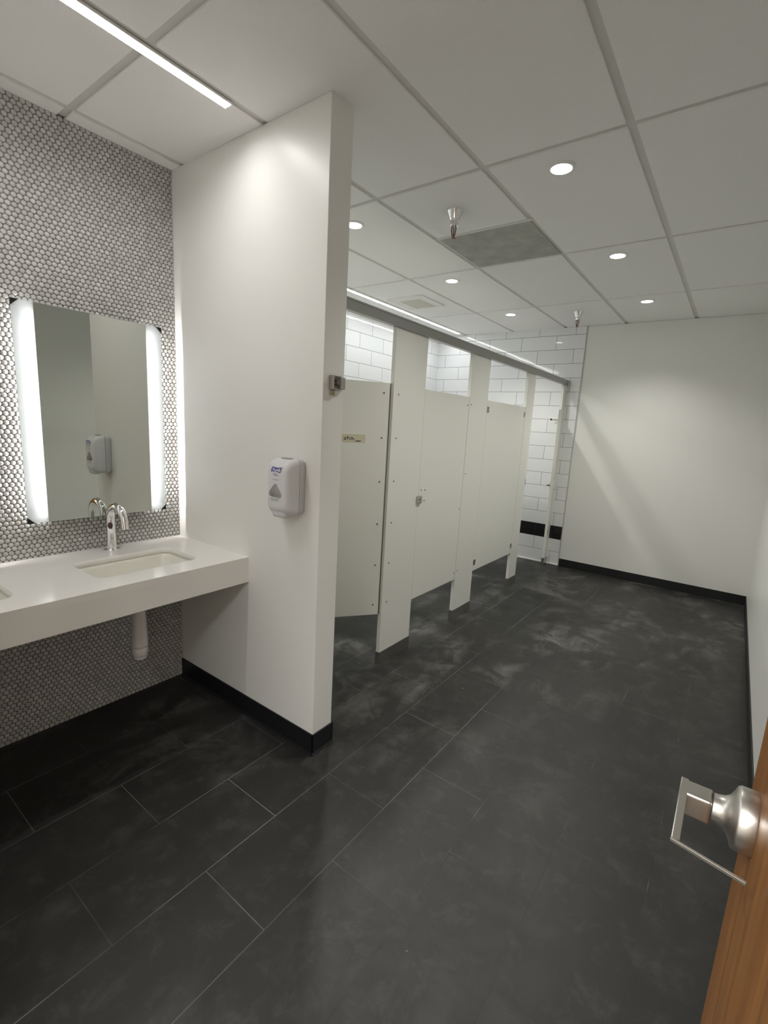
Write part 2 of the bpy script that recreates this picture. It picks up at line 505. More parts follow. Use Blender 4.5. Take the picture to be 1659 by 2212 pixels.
mosaic(mb, YW2 + 0.01, YF - TT - 0.001, lambda u, v, t: (XB + t, u, v), 1, 2)
XBt = XB + TT
struct(mb.build('wall_side_tile', [M['tile_back'], M['mosaic'], M['mosaic_grout']]))
mb = MB()
mb.box((XB, YF - TT, 0.4628), (XT, YF, H)).box((XB, YF - TT, 0), (XT, YF, 0.3104), mi=3)
mosaic(mb, XB + 0.001, XT - 0.001, lambda u, v, t: (u, YF - t, v), 1, 2)
struct(mb.build('wall_back_tile', [M['tile_far'], M['mosaic'], M['mosaic_grout'], M['tile_far_low']]))
struct(MB().box((XT - 0.001, YF - TT - 0.002, 0), (XT + 0.006, YF, H)).build('trim_1', M['edge_metal']))      # metal edge of the tile
mb = MB()
mb.box((XB + TT, YF - TT - 0.014, 0), (XT, YF - TT, 0.017), bevel=0.005).box((XB + TT, YW2, 0), (XB + TT + 0.010, YF - TT - 0.01, 0.013), bevel=0.003)
struct(mb.build('trim_2', M['trim_white']))

# black vinyl base
BT = 0.007
struct(MB().box((XT + 0.006, YF - BT, 0), (XR, YF, 0.0887), bevel=0.002).build('baseboard_back', M['black_base']))
struct(MB().box((XR - BT, YN, 0), (XR, YF - BT, 0.0887), bevel=0.002).build('baseboard_right', M['black_base']))
mb = MB()
mb.box((XL, YW - BT, 0), (XW + BT, YW, 0.1036), bevel=0.002).box((XW, YW - BT, 0), (XW + BT, YW2 + BT, 0.1036), bevel=0.002)
mb.box((XS, YW2, 0), (XW + BT, YW2 + BT, 0.1036), bevel=0.002)
# cove foot
mb.prism([(0, 0), (0.006, 0), (0, 0.012)], lambda u, v, t: (XL + (XW + BT - XL) * t, YW - BT - u, v))
mb.prism([(0, 0), (0.006, 0), (0, 0.012)], lambda u, v, t: (XW + BT + u, YW - BT + (YW2 - YW + 2 * BT) * t, v))
struct(mb.build('baseboard_middle', M['black_base']))
struct(MB().box((XL, YN, 0), (-0.84, YN + BT, 0.1), bevel=0.002).build('baseboard_front', M['black_base']))

# ------------------------------------------------------------------ wooden entrance door with lever
S = 0.9
def cz(x, y, z):                       # scales a point measured from the lens
    return Vector((x * S, y * S, 1.5033 + (z - 1.5033) * S))
DX = 0.102 * S
dy1 = 0.949 * S
door = MB().box((DX, -0.05, 0.012), (DX + 0.044, dy1, 2.13), bevel=0.0015, seg=1).build('door_1', M['wood'], origin=(DX + 0.022, -0.05, 0.012))
struct(door)
ry, rz = 0.838 * S, 1.5033 + (0.950 - 1.5033) * S
rose = MB().lathe([(0.0405, 0.0), (0.0415, 0.002), (0.0415, 0.019), (0.0395, 0.0225), (0.0320, 0.0255), (0.0250, 0.0295), (0.0208, 0.035), (0.0190, 0.042), (0.0185, 0.0475)],
                  (DX, ry, rz), '-X', 48).build('lever_handle', M['nickel'], door, origin=(DX, ry, rz), smooth_angle=40)
tag(rose, 'satin nickel lever handle with square return')
MB().lathe([(0.0172, 0.0465), (0.0172, 0.0490)], (DX, ry, rz), '-X', 32).build('shadow_gap', M['dark_slot'], rose)
ex = 0.004                                                  # outer face of the lever
mb = MB()
mb.box((ex + 0.003, ry - 0.0185, rz - 0.0185), (DX - 0.0485, ry + 0.0150, rz + 0.0165), bevel=0.0045, seg=4)
mb.build('neck', M['nickel'], rose, smooth_angle=35)
ye = 0.712 * S
mb = MB()
mb.prism([(ry + 0.0150, rz + 0.0168), (ry + 0.0150, rz - 0.012), (ye + 0.004, rz + 0.004), (ye, rz + 0.006), (ye, rz + 0.0125), (ry - 0.018, rz + 0.0166)],
         lambda u, v, t: (ex + 0.0095 * t, u, v), bevel=0.0012)
mb.build('lever', M['nickel'], rose)
mb = MB()
mb.box((ex, ye - 0.0030, rz + 0.0080), (DX - 0.010, ye + 0.0005, rz + 0.0125), bevel=0.0008, rot=Matrix.Translation((ex, ye, 0)) @ Matrix.Rotation(-0.20, 4, 'Z') @ Matrix.Translation((-ex, -ye, 0)))
mb.build('return_bar', M['nickel'], rose)

# ------------------------------------------------------------------ vanity
SY1 = 1.008                                                # middle of the near basin
SPITCH = 0.712
sink_ys = [SY1, SY1 - SPITCH]
SX0, SX1, SHW, SR = -2.246, -1.957, 0.2215, 0.045

def counter():
    mb = MB(); bm = mb.bm
    t = 0.028
    # top slab: outline with two rounded holes, top and bottom faces by triangle fill
    outer = [(XL, YN), (XC, YN), (XC, YW), (XL, YW)]
    loops = [outer] + [rounded(SX0, y - SHW, SX1, y + SHW, SR, 8) for y in sink_ys]
    for z in (HC, HC - t):
        edges = []
        for lp in loops:
            vs = [bm.verts.new((x, y, z)) for x, y in lp]
            edges += [bm.edges.new((vs[i], vs[(i + 1) % len(vs)])) for i in range(len(vs))]
        bmesh.ops.triangle_fill(bm, use_beauty=True, edges=edges)
    for lp in loops:
        for i in range(len(lp)):
            a, b2 = lp[i], lp[(i + 1) % len(lp)]
            q = [bm.verts.new(p) for p in ((*a, HC), (*b2, HC), (*b2, HC - t), (*a, HC - t))]
            f = bm.faces.new(q)
            f.smooth = lp is not outer
    bmesh.ops.remove_doubles(bm, verts=bm.verts, dist=0.0002)
    return mb
ct = counter().build('vanity_counter', M['quartz'], origin=((XL + XC) / 2, (YN + YW) / 2, HC))
tag(ct, 'long white stone counter with deep front edge below the mirror', 'counter')
MB().box((XC - 0.022, YN, HC2), (XC - 0.0005, YW, HC - 0.0275), bevel=0.0008, seg=1).build('apron', M['quartz'], ct)

def make_sink(y):
    s = thing('sink', ((SX0 + SX1) / 2, y, 0.70), None, None)
    def ring(ins, z, r):
        return [Vector((px, py, z)) for px, py in rounded(SX0 + ins, y - SHW + ins, SX1 - ins, y + SHW - ins, r, 8)]
    e = -0.004
    rings = [ring(-0.028, HC - 0.0281, SR + 0.02), ring(e, HC - 0.0285, SR + 0.004), ring(0.004, HC - 0.034, SR), ring(0.009, HC - 0.052, SR),
             ring(0.022, HC - 0.100, SR * 1.05), ring(0.035, HC - 0.122, SR * 1.1), ring(0.062, HC - 0.134, SR * 1.1), ring(0.11, HC - 0.138, 0.03)]
    mb = MB(); mb.ring_surface(rings, cap=(False, True))
    back = [ring(-0.028, HC - 0.0285, SR + 0.02), ring(-0.012, HC - 0.06, SR + 0.01), ring(0.018, HC - 0.13, SR), ring(0.06, HC - 0.15, SR)]
    mb.ring_surface(back, cap=(False, True))
    mb.build('basin', M['china'], s)
    cx = (SX0 + SX1) / 2
    MB().lathe([(0.024, 0.0), (0.024, 0.003), (0.019, 0.0045), (0.017, 0.001), (0.0, 0.001)], (cx, y, HC - 0.1385), 'Z', 24, cap=(True, False)).build('drain', M['chrome'], s)
    px = -2.1
    prof = [(0.030, 0.70), (0.030, 0.600), (0.031, 0.56), (0.0335, 0.50), (0.036, 0.445), (0.036, 0.437), (0.0325, 0.434), (0.0325, 0.428), (0.0345, 0.424), (0.0335, 0.400), (0.030, 0.387), (0.0285, 0.386)]
    MB().lathe([(r, z) for r, z in prof], (px, y - 0.004, 0), 'Z', 28).build('drain_pipe', M['pvc'], s, smooth_angle=50)
    MB().lathe([(0.0285, 0.387), (0.0285, 0.379), (0.026, 0.3755), (0.006, 0.3745)], (px, y - 0.004, 0), 'Z', 28).build('pipe_cap', M['trim_white'], s, smooth_angle=50)
    return s
s1 = make_sink(SY1)
tag(s1, 'white undermount sink under the tall faucet, whole basin in view', 'sink', 'basins in the white counter')
s2 = copy_tree(s1, (s1.location.x, s1.location.y - SPITCH, s1.location.z))
tag(s2, 'white undermount sink cut off by the left edge of the photo', 'sink', 'basins in the white counter')

def make_faucet(y):
    x = -2.366; z = HC
    f = thing('faucet', (x, y, z), None, None)
    MB().lathe([(0.034, 0), (0.034, 0.003), (0.032, 0.0055), (0.022, 0.0065)], (x, y, z), 'Z', 40).build('base_ring', M['chrome'], f, smooth_angle=35)
    pts, rad = [], []
    for k in range(9):
        pts.append((x, y, z + 0.006 + (0.150 - 0.006) * k / 8)); rad.append(0.0215 - 0.0015 * k / 8)
    R = 0.070; c = (x + R, z + 0.150)
    for k in range(1, 25):
        a = PI - (PI - 0.12) * k / 24
        pts.append((c[0] + R * math.cos(a), y, c[1] + R * math.sin(a))); rad.append(0.020 - 0.0035 * k / 24)
    d = Vector((math.sin(0.12), 0, -math.cos(0.12)))
    e = Vector(pts[-1])
    for k in range(1, 4): pts.append(e + d * 0.012 * k); rad.append(0.0165)
    body = MB().tube(pts, rad, 32)
    body.build('spout', M['chrome'], f, smooth_angle=45)
    ep = Vector(pts[-1]) + d * 0.0004
    MB().lathe([(0.0125, 0), (0.0125, 0.001)], ep, '-Z', 20).build('aerator', M['dark_slot'], f)
    # sensor window on the front of the body (towards the room)
    mb = MB(); zc = z + 0.122
    rings = []
    for rr in (1.0, 0.0):
        ring = []
        for k in range(24):
            a = 2 * PI * k / 24
            u = 0.011 * math.cos(a) * max(rr, 0.01); v = 0.016 * math.sin(a) * max(rr, 0.01)
            th = u / 0.0212 - 0.50
            ring.append(Vector((x + 0.0211 * math.cos(th), y + 0.0211 * math.sin(th), zc + v)))
        rings.append(ring)
    mb.ring_surface(rings, cap=(False, True)); mb.build('sensor_window', M['sensor'], f)
    return f
fa = make_faucet(1.016)
tag(fa, 'chrome gooseneck sensor faucet beside the sink below the mirror', 'faucet')

# mirror with two frosted lit bands, standing off the tiles
def make_mirror(y0, y1):
    z0, z1 = 1.006, 1.922
    xf = -2.395; bw = 0.0765; ch = 0.024
    r = thing('lighted_mirror', (XL, (y0 + y1) / 2, z0), None, None)
    gx = xf - 0.005
    fn = lambda u, v, t: (gx + 0.005 * t, u, v)
    MB().prism([(y0 + bw, z0), (y1 - bw, z0), (y1 - bw, z1), (y0 + bw, z1)], fn).build('mirror_glass', M['mirror'], r)
    for a, b2, s in ((y0, y0 + bw, 1), (y1, y1 - bw, -1)):
        pl = [(a, z0 + ch), (a + s * ch, z0), (b2, z0), (b2, z1), (a + s * ch, z1), (a, z1 - ch)]
        MB().prism(pl, fn).build('frosted_band', M['frost'], r)
        for zc, q in ((z0, 1), (z1, -1)):
            MB().prism([(a - s * 0.001, zc - q * 0.001), (a + s * (ch + 0.003), zc - q * 0.001), (a - s * 0.001, zc + q * (ch + 0.003))],
                       lambda u, v, t: (gx - 0.002 + 0.008 * t, u, v), bevel=0.0006).build('corner_clip', M['black_plastic'], r)
        yl = b2 - s * 0.016
        MB().tube([(XL + 0.012, yl, z0 + 0.045), (XL + 0.012, yl, z1 - 0.055)], 0.0045, 10).build('light_tube', M['led'], r)
        MB().box((XL + 0.001, min(b2 + s * 0.002, b2 + s * 0.010), z0 + 0.02), (gx, max(b2 + s * 0.002, b2 + s * 0.010), z1 - 0.02)).build('mounting_rail', M['trim_white'], r)
    return r
mi1 = make_mirror(0.696, 1.3095)
tag(mi1, 'frameless wall mirror with glowing frosted side bands and black corner clips', 'mirror')

# ------------------------------------------------------------------ text helper
def text_mesh(body, size, shear=0.0, bold=0.0):
    cu = bpy.data.curves.new('lettering', 'FONT')
    cu.body = body; cu.size = size; cu.shear = shear; cu.offset = bold
    cu.align_x = 'CENTER'; cu.align_y = 'CENTER'; cu.extrude = 0.0004; cu.resolution_u = 3
    o = bpy.data.objects.new('lettering', cu); COL.objects.link(o)
    dg = bpy.context.evaluated_depsgraph_get()
    me = bpy.data.meshes.new_from_object(o.evaluated_get(dg))
    bpy.data.objects.remove(o); bpy.data.curves.remove(cu)
    return me

# ------------------------------------------------------------------ hand sanitizer dispenser
def make_dispenser():
    xc = -1.513; yb = YW; w = 0.069
    z0, z1 = 1.102, 1.350
    d = thing('soap_dispenser', (xc, yb, z0), 'grey white wall soap dispenser with blue logo on the white wall end', 'dispenser')
    # back shell
    def sect(y, hw, za, zb, r):
        return [Vector((xc + px, y, pz)) for px, pz in rounded(-hw, za, hw, zb, r, 6)]
    mb = MB()
    mb.ring_surface([sect(yb - 0.0005, 0.062, z0 + 0.018, z1 - 0.012, 0.02), sect(yb - 0.006, 0.067, z0 + 0.010, z1 - 0.006, 0.024), sect(yb - 0.037, w, z0 + 0.010, z1 - 0.002, 0.024)], cap=(True, True))
    mb.build('back_shell', M['plastic_back'], d, smooth_angle=40)
    mb = MB()
    mb.ring_surface([sect(yb - 0.036, 0.0675, z0 + 0.012, z1 - 0.004, 0.024), sect(yb - 0.0395, 0.0675, z0 + 0.012, z1 - 0.004, 0.024)], cap=(False, False))
    mb.build('seam', M['dark_slot'], d)
    # front cover, bulging and tapering at the bottom
    mb = MB()
    rg = []
    for y, hw, za, zb, r in ((yb - 0.039, w, z0 + 0.010, z1 - 0.002, 0.024), (yb - 0.060, w, z0 + 0.009, z1 - 0.006, 0.026), (yb - 0.082, 0.0665, z0 + 0.012, z1 - 0.011, 0.028),
                             (yb - 0.096, 0.061, z0 + 0.022, z1 - 0.020, 0.028), (yb - 0.1035, 0.053, z0 + 0.034, z1 - 0.032, 0.028), (yb - 0.106, 0.044, z0 + 0.046, z1 - 0.044, 0.026)):
        rg.append(sect(y, hw, za, zb, r))
    mb.ring_surface(rg, cap=(True, True))
    mb.build('front_cover', M['plastic'], d, smooth_angle=50)
    yf = yb - 0.1062
    # grey lens in the top
    mb = MB()
    el = [(0.036 * math.cos(2 * PI * k / 24), 0.013 * math.sin(2 * PI * k / 24)) for k in range(24)]
    mb.prism(el, lambda u, v, t: (xc + u, yb - 0.046 + v, z1 - 0.008 + 0.0078 * t), bevel=0.001); mb.build('top_window', M['print_grey'], d)
    # nozzle
    mb = MB()
    mb.ring_surface([[Vector((xc + 0.004 + px, yb - 0.076 + py, z)) for px, py in rounded(-hw, -hd, hw, hd, 0.010, 5)] for z, hw, hd in ((z0 + 0.024, 0.043, 0.022), (z0 + 0.010, 0.040, 0.021), (z0 + 0.001, 0.036, 0.018), (z0, 0.034, 0.016))])
    mb.build('nozzle', M['plastic'], d, smooth_angle=50)
    mb = MB(); mb.prism(rounded(-0.026, -0.011, 0.026, 0.011, 0.008, 4), lambda u, v, t: (xc + 0.004 + u, yb - 0.076 + v, z0 - 0.0008 + 0.001 * t)); mb.build('outlet', M['dark_slot'], d)
    # window to the bag
    tri = [(-0.006, 0.028), (0.006, 0.028), (0.016, 0.016), (0.034, -0.006), (0.038, -0.016), (0.034, -0.023), (0.022, -0.026), (-0.022, -0.025), (-0.034, -0.021), (-0.038, -0.013), (-0.034, -0.004), (-0.016, 0.017)]
    wz = 1.214
    mb = MB(); mb.prism([(xc - 0.003 + u, wz + v) for u, v in tri], lambda u, v, t: (u, yf - 0.0012 * t + 0.0004, v), bevel=0.0004); win = mb.build('window', M['bag'], d)
    mb = MB(); mb.prism([(xc - 0.003 + u * 1.06, wz - 0.0005 + v * 1.06) for u, v in tri], lambda u, v, t: (u, yf - 0.0005 * t + 0.0004, v)); mb.build('window_edge', M['print_grey'], d)
    # logo flag with lettering
    lx, lz = xc + 0.003, 1.302
    fl = [(-0.033, -0.010), (-0.020, -0.0085), (0.0, -0.0085), (0.014, -0.0105), (0.024, -0.0115), (0.033, 0.0125), (0.022, 0.0115), (0.006, 0.0085), (-0.010, 0.0105), (-0.023, 0.0125), (-0.029, 0.003)]
    mb = MB(); mb.prism([(lx + u, lz + v) for u, v in fl], lambda u, v, t: (u, yf - 0.0004 * t, v)); lg = mb.build('logo', M['logo_blue'], d)
    me = text_mesh('Purell', 0.0205, 0.12, 0.0006); me.materials.append(M['logo_white'])
    me.transform(Matrix.Translation((lx, yf - 0.0006, lz - 0.0005)) @ Matrix.Rotation(PI / 2, 4, 'X'))
    link('lettering', me, lg)
    for x0, x1, z, mt in ((-0.018, 0.008, 1.2845, 'print_blue'), (-0.014, 0.012, 1.2785, 'print_blue'), (-0.019, 0.015, 1.2605, 'print_grey'),
                          (-0.031, 0.021, 1.1795, 'print_grey'), (-0.026, 0.015, 1.1735, 'print_grey')):
        mb = MB()
        x = x0
        rr = random.Random(int(z * 9999))
        while x < x1:
            ww = rr.uniform(0.003, 0.008)
            mb.box((xc + x, yf - 0.0006, z - 0.0013), (xc + min(x + ww, x1), yf + 0.0002, z + 0.0013)); x += ww + 0.0012
        mb.build('small_print', M[mt], d)
    # hand symbol
    mb = MB(); mb.box((xc - 0.011, yf + 0.004, 1.1495), (xc + 0.009, yf + 0.012, 1.1525)).box((xc - 0.004, yf + 0.003, 1.153), (xc + 0.003, yf + 0.012, 1.158)); mb.build('hand_symbol', M['print_grey'], d)
    return d
make_dispenser()

# ------------------------------------------------------------------ bracket on the wing wall end
br = thing('wall_bracket', (XW, 1.478, 1.640), 'grey metal bracket with round bumper on the narrow end of the wall', 'bracket')
MB().box((XW, 1.442, 1.641), (XW + 0.003, 1.520, 1.690), bevel=0.001).build('back_plate', M['cyl'], br)
mb = MB()
mb.box((XW, 1.4405, 1.637), (XW + 0.026, 1.4440, 1.692), bevel=0.001).box((XW, 1.4440, 1.6885), (XW + 0.024, 1.487, 1.692), bevel=0.001).box((XW, 1.4440, 1.637), (XW + 0.024, 1.487, 1.6405), bevel=0.001)
mb.build('cup', M['cyl'], br)
MB().lathe([(0.0125, 0.0), (0.0125, 0.026), (0.011, 0.029), (0.004, 0.029)], (XW + 0.002, 1.466, 1.666), 'X', 24).build('bumper', M['rubber'], br, smooth_angle=40)
MB().box((XW + 0.002, 1.489, 1.642), (XW + 0.020, 1.519, 1.689), bevel=0.004, seg=3).build('keeper', M['cyl'], br)
MB().box((XW, 1.446, 1.6135), (XW + 0.010, 1.468, 1.6365), bevel=0.004, seg=3).build('lower_pad', M['amber'], br)

# ------------------------------------------------------------------ toilet stalls
T = 0.026
TH = 0.024
def pilaster(y0, y1, label):
    p = thing('stall_pilaster', (XS - T / 2, (y0 + y1) / 2, 0), label, 'pilaster', 'pilasters of the toilet stalls')
    MB().box((XS - T, y0, 0.03), (XS, y1, 2.0575), bevel=0.0022).build('panel', M['stall_panel'], p)
    e = 0.0025
    MB().box((XS - T - e, y0 - e, 0.0), (XS + e, y1 + e, 0.083), bevel=0.0012).build('shoe', M['steel'], p)
    return p
def screw(parent, y, z, x=XS):
    MB().lathe([(0.0052, 0), (0.0048, 0.0016), (0.0030, 0.0028), (0.0008, 0.003)], (x, y, z), 'X', 12).build('screw', M['screw'], parent)
P1 = (2.2765, 2.6175); P2 = (3.240, 3.549); P3 = (4.3835, 4.5755); P4 = (5.468, YF - TT - 0.002)
p1 = pilaster(*P1, 'wide white stall pilaster nearest the sinks, beside the open door with the note')
p2 = pilaster(*P2, 'white stall pilaster between the second and third stall doors')
p3 = pilaster(*P3, 'narrow white stall pilaster left of the open last doorway')
p4 = pilaster(*P4, 'thin white end pilaster against the tiled far wall')
p0 = pilaster(YW2 + BT + 0.003, 1.655, 'narrow white jamb hidden behind the end of the sink wall')
for z in (1.689, 1.434, 1.178, 0.922, 0.666, 0.411):
    screw(p1, 2.328, z)
for z in (1.693, 1.178, 0.411): screw(p2, 3.2655, z)

# head rail
mb = MB()
ry0 = YW2 + 0.001
mb.box((XS - T - 0.008, ry0, 2.058), (XS + 0.008, YF - TT - 0.001, 2.112), bevel=0.002)
mb.box((XS - T - 0.012, ry0, 2.104), (XS + 0.0115, YF - TT - 0.001, 2.113), bevel=0.002)
mb.box((XS + 0.006, ry0, 2.055), (XS + 0.0100, YF - TT - 0.001, 2.061), bevel=0.001)
hr = mb.build('head_rail', M['rail'], origin=(XS - T / 2, (ry0 + YF) / 2, 2.085))
tag(hr, 'long grey aluminium rail running along the top of the stalls', 'rail')

# partitions between the stalls (behind the fronts)
for y, lab in ((2.43, 'first'), (3.39, 'second'), (4.48, 'third')):
    o = MB().box((XB + TT + 0.004, y - 0.012, DB), (XS - T - 0.002, y + 0.012, DT), bevel=0.002).build('stall_divider', M['stall_panel'], origin=((XB + XS) / 2, y, DB))
    tag(o, 'white divider panel behind the stall fronts, %s from the sink wall' % lab, 'partition', 'divider panels between the stalls')

def door_obj(label, org):
    return thing('stall_door', org, label, 'stall door', 'doors of the toilet stalls')
def hw_plate(parent, name, y, z, hy, hz, x=XS):
    o = MB().box((x, y - hy, z - hz), (x + 0.0028, y + hy, z + hz), bevel=0.0012).build(name, M['steel'], parent)
    for dz in (-hz * 0.5, hz * 0.5):
        MB().lathe([(0.0045, 0), (0.004, 0.002), (0.001, 0.0028)], (x + 0.0026, y, z + dz), 'X', 10).build('screw', M['screw'], o)
    return o
# door 1: swung into its stall, modelled in the closed place then turned
def door1():
    org = Vector((XS - T, P1[0] - 0.004, DB))
    d = door_obj('nearest stall door, swung inward, with a tape note and screws along its right edge', org)
    W = 0.612
    MB().box((XS - T, org.y - W, DB), (XS - T + TH, org.y, DT), bevel=0.0018).build('panel', M['stall_panel'], d)
    xf = XS - T + TH
    for z in (1.689, 1.434, 1.178, 0.922, 0.666, 0.411):
        MB().lathe([(0.0052, 0), (0.0048, 0.0016), (0.0030, 0.0028), (0.0008, 0.003)], (xf, org.y - 0.040, z), 'X', 12).build('screw', M['screw'], d)
    MB().box((xf - 0.0002, org.y - 0.0045, DB + 0.004), (xf + 0.0022, org.y + 0.001, DT - 0.004)).build('piano_hinge', M['screw'], d)
    # the note: a strip of masking tape with handwriting
    ny1 = org.y - 0.140; ny0 = ny1 - 0.135; za, zb = 1.4005, 1.4475
    nx = xf
    tp = MB().prism([(ny0, za), (ny0 + 0.03, za - 0.0008), (ny1, za + 0.001), (ny1 + 0.001, zb), (ny1 - 0.06, zb + 0.0006), (ny0, zb - 0.0015)], lambda u, v, t: (nx + 0.0006 * t, u, v)).build('tape_note', M['tape'], d)
    def stroke(pts, r=0.0017):
        mb = MB(); mb.tube([(nx + 0.0007, ny0 + u, za + v) for u, v in pts], r, 6)
        return mb.build('handwriting', M['ink'], tp)
    a0 = 0.012
    stroke([(a0 + 0.0085, 0.026), (a0 + 0.004, 0.0275), (a0, 0.022), (a0 + 0.001, 0.0165), (a0 + 0.006, 0.0165), (a0 + 0.0085, 0.022), (a0 + 0.0085, 0.026), (a0 + 0.0085, 0.018), (a0 + 0.011, 0.013)])
    stroke([(a0 + 0.020, 0.037), (a0 + 0.020, 0.022), (a0 + 0.0215, 0.0175), (a0 + 0.025, 0.017)]); stroke([(a0 + 0.0145, 0.0275), (a0 + 0.027, 0.0285)])
    stroke([(a0 + 0.039, 0.0255), (a0 + 0.034, 0.0265), (a0 + 0.031, 0.0215), (a0 + 0.033, 0.0175), (a0 + 0.040, 0.0175)])
    stroke([(a0 + 0.046, 0.034), (a0 + 0.046, 0.0165), (a0 + 0.050, 0.0225), (a0 + 0.055, 0.0235), (a0 + 0.057, 0.019), (a0 + 0.060, 0.0165)])
    stroke([(a0 + 0.068, 0.0120), (a0 + 0.072, 0.0085), (a0 + 0.076, 0.0105), (a0 + 0.080, 0.0085), (a0 + 0.085, 0.0112), (a0 + 0.090, 0.0095), (a0 + 0.094, 0.0120), (a0 + 0.098, 0.0090)], 0.0024)
    d.rotation_euler.z = -math.radians(36.5)
    return d
d1 = door1()

d2 = door_obj('second stall door, closed, with a small square lock plate', (XS - T, P2[0], DB))
MB().box((XS - T, P1[1] + 0.003, DB), (XS - 0.001, P2[0] - 0.004, DT), bevel=0.0018).build('panel', M['stall_panel'], d2)
MB().box((XS - T - 0.004, P2[0] - 0.03, DB), (XS - T - 0.0005, P2[0] - 0.0005, DT)).build('piano_hinge', M['screw'], d2)
MB().box((XS - T - 0.012, P1[1] + 0.0005, DB), (XS - T - 0.0005, P1[1] + 0.02, DT)).build('door_stop', M['screw'], d2)
for z in (1.685, 0.914, 0.402): screw(d2, 3.2145, z, XS - 0.001)
lk = MB().box((XS + 0.0003, 2.597, 1.014), (XS + 0.012, 2.650, 1.063), bevel=0.003).build('lock_plate', M['steel'], d2)
MB().lathe([(0.006, 0), (0.0055, 0.002), (0.001, 0.003)], (XS + 0.0115, 2.624, 1.040), 'X', 12).build('screw', M['screw'], lk)
for y, z in ((2.650, 1.100), (2.699, 1.096), (2.652, 1.029), (2.697, 1.026)): screw(d2, y, z, XS - 0.001)

d3 = door_obj('third stall door, closed and wide, with small metal brackets at its corners', (XS - T, P2[1], DB))
MB().box((XS - T, P2[1] + 0.003, DB), (XS - 0.001, P3[0] - 0.003, DT), bevel=0.0018).build('panel', M['stall_panel'], d3)
MB().box((XS - T - 0.010, P2[1] + 0.0005, DB), (XS - T - 0.0005, P2[1] + 0.02, DT)).build('door_stop', M['stall_panel'], d3)
MB().box((XS - T - 0.010, P3[0] - 0.02, DB), (XS - T - 0.0005, P3[0] - 0.0005, DT)).build('door_stop', M['stall_panel'], d3)
hw_plate(d3, 'hinge_plate', 3.570, 1.676, 0.017, 0.022); hw_plate(d3, 'hinge_plate', 3.570, 0.420, 0.017, 0.022)
hw_plate(d3, 'hinge_plate', 4.366, 1.676, 0.016, 0.022); hw_plate(d3, 'hinge_plate', 4.366, 0.424, 0.016, 0.022)

# last door: wide, hinged on the end pilaster, standing open outwards
def door4():
    org = Vector((XS - T / 2, P4[0] - 0.004, DB))
    d = door_obj('last stall door, standing open almost edge on, by the tiled far wall', org)
    W = 0.86
    x0, x1 = org.x - TH / 2, org.x + TH / 2
    MB().box((x0, org.y - W, DB), (x1, org.y, DT), bevel=0.0018).build('panel', M['stall_panel'], d)
    # hinge strip on the outer side
    MB().box((x1, org.y - 0.03, DB + 0.01), (x1 + 0.003, org.y, DT - 0.01)).build('hinge_strip', M['steel'], d)
    # inner latch and coat hook
    ly = org.y - W + 0.055
    mb = MB(); mb.box((x0 - 0.004, ly - 0.022, 0.985), (x0, ly + 0.022, 1.055), bevel=0.002).lathe([(0.006, 0), (0.006, 0.016), (0.013, 0.02), (0.013, 0.028)], (x0 - 0.004, ly, 1.02), '-X', 16)
    mb.build('latch', M['steel'], d)
    mb = MB(); mb.tube([(x0, org.y - 0.40, 1.66), (x0 - 0.03, org.y - 0.40, 1.66), (x0 - 0.06, org.y - 0.40, 1.664)], 0.0045, 10); ck = mb.build('coat_hook', M['steel'], d)
    MB().lathe([(0.0085, 0.058), (0.0095, 0.062), (0.0095, 0.072), (0.006, 0.076)], (x0, org.y - 0.40, 1.664), '-X', 14).build('rubber_tip', M['black_plastic'], ck)
    MB().tube([(x0, org.y - 0.40, 1.645), (x0 - 0.02, org.y - 0.40, 1.622), (x0 - 0.032, org.y - 0.40, 1.632)], 0.004, 8).build('lower_hook', M['steel'], ck)
    # outer pull
    mb = MB(); hy = org.y - W + 0.07
    mb.tube([(x1, hy, 0.985), (x1 + 0.028, hy, 0.985), (x1 + 0.034, hy, 0.992), (x1 + 0.034, hy, 1.083), (x1 + 0.028, hy, 1.09), (x1, hy, 1.09)], 0.006, 10)
    mb.build('pull_handle', M['chrome'], d)
    d.rotation_euler.z = math.radians(17.0)
    return d
d4 = door4()
hw_plate(p4, 'hinge_plate', 5.482, 0.400, 0.010, 0.020)
kp = hw_plate(p3, 'strike_keeper', P3[1] - 0.004, 1.035, 0.006, 0.03)

# ------------------------------------------------------------------ ceiling fixtures
def make_downlight(x, y):
    r = thing('downlight', (x, y, H), None, None)
    MB().lathe([(0.060, 0.0), (0.060, 0.003), (0.054, 0.006), (0.0465, 0.0065), (0.0455, 0.002)], (x, y, H), '-Z', 40, cap=(True, False)).build('trim_ring', M['trim_white'], r, smooth_angle=40)
    MB().lathe([(0.0455, 0.0035), (0.040, 0.0050), (0.020, 0.0060), (0.002, 0.0062)], (x, y, H), '-Z', 32).build('lens', M['lens'], r, smooth_angle=60)
    return r
DL = [(-0.822, 2.319, 'round downlight over the open floor, nearest and largest in view'),
      (-0.822, 3.541, 'round downlight over the open floor, second from the far wall'),
      (-0.822, 4.766, 'round downlight over the open floor, nearest the painted far wall'),
      (-2.045, 2.333, 'round downlight over the stalls, half hidden by the sink wall'),
      (-2.045, 3.543, 'round downlight over the stalls, right of the exhaust fan'),
      (-2.045, 4.768, 'round downlight over the stalls, nearest the tiled far wall')]
d0 = make_downlight(DL[0][0], DL[0][1])
for k, (x, y, lab) in enumerate(DL):
    o = d0 if k == 0 else copy_tree(d0, (x, y, H))
    tag(o, lab, 'ceiling light', 'round ceiling downlights')

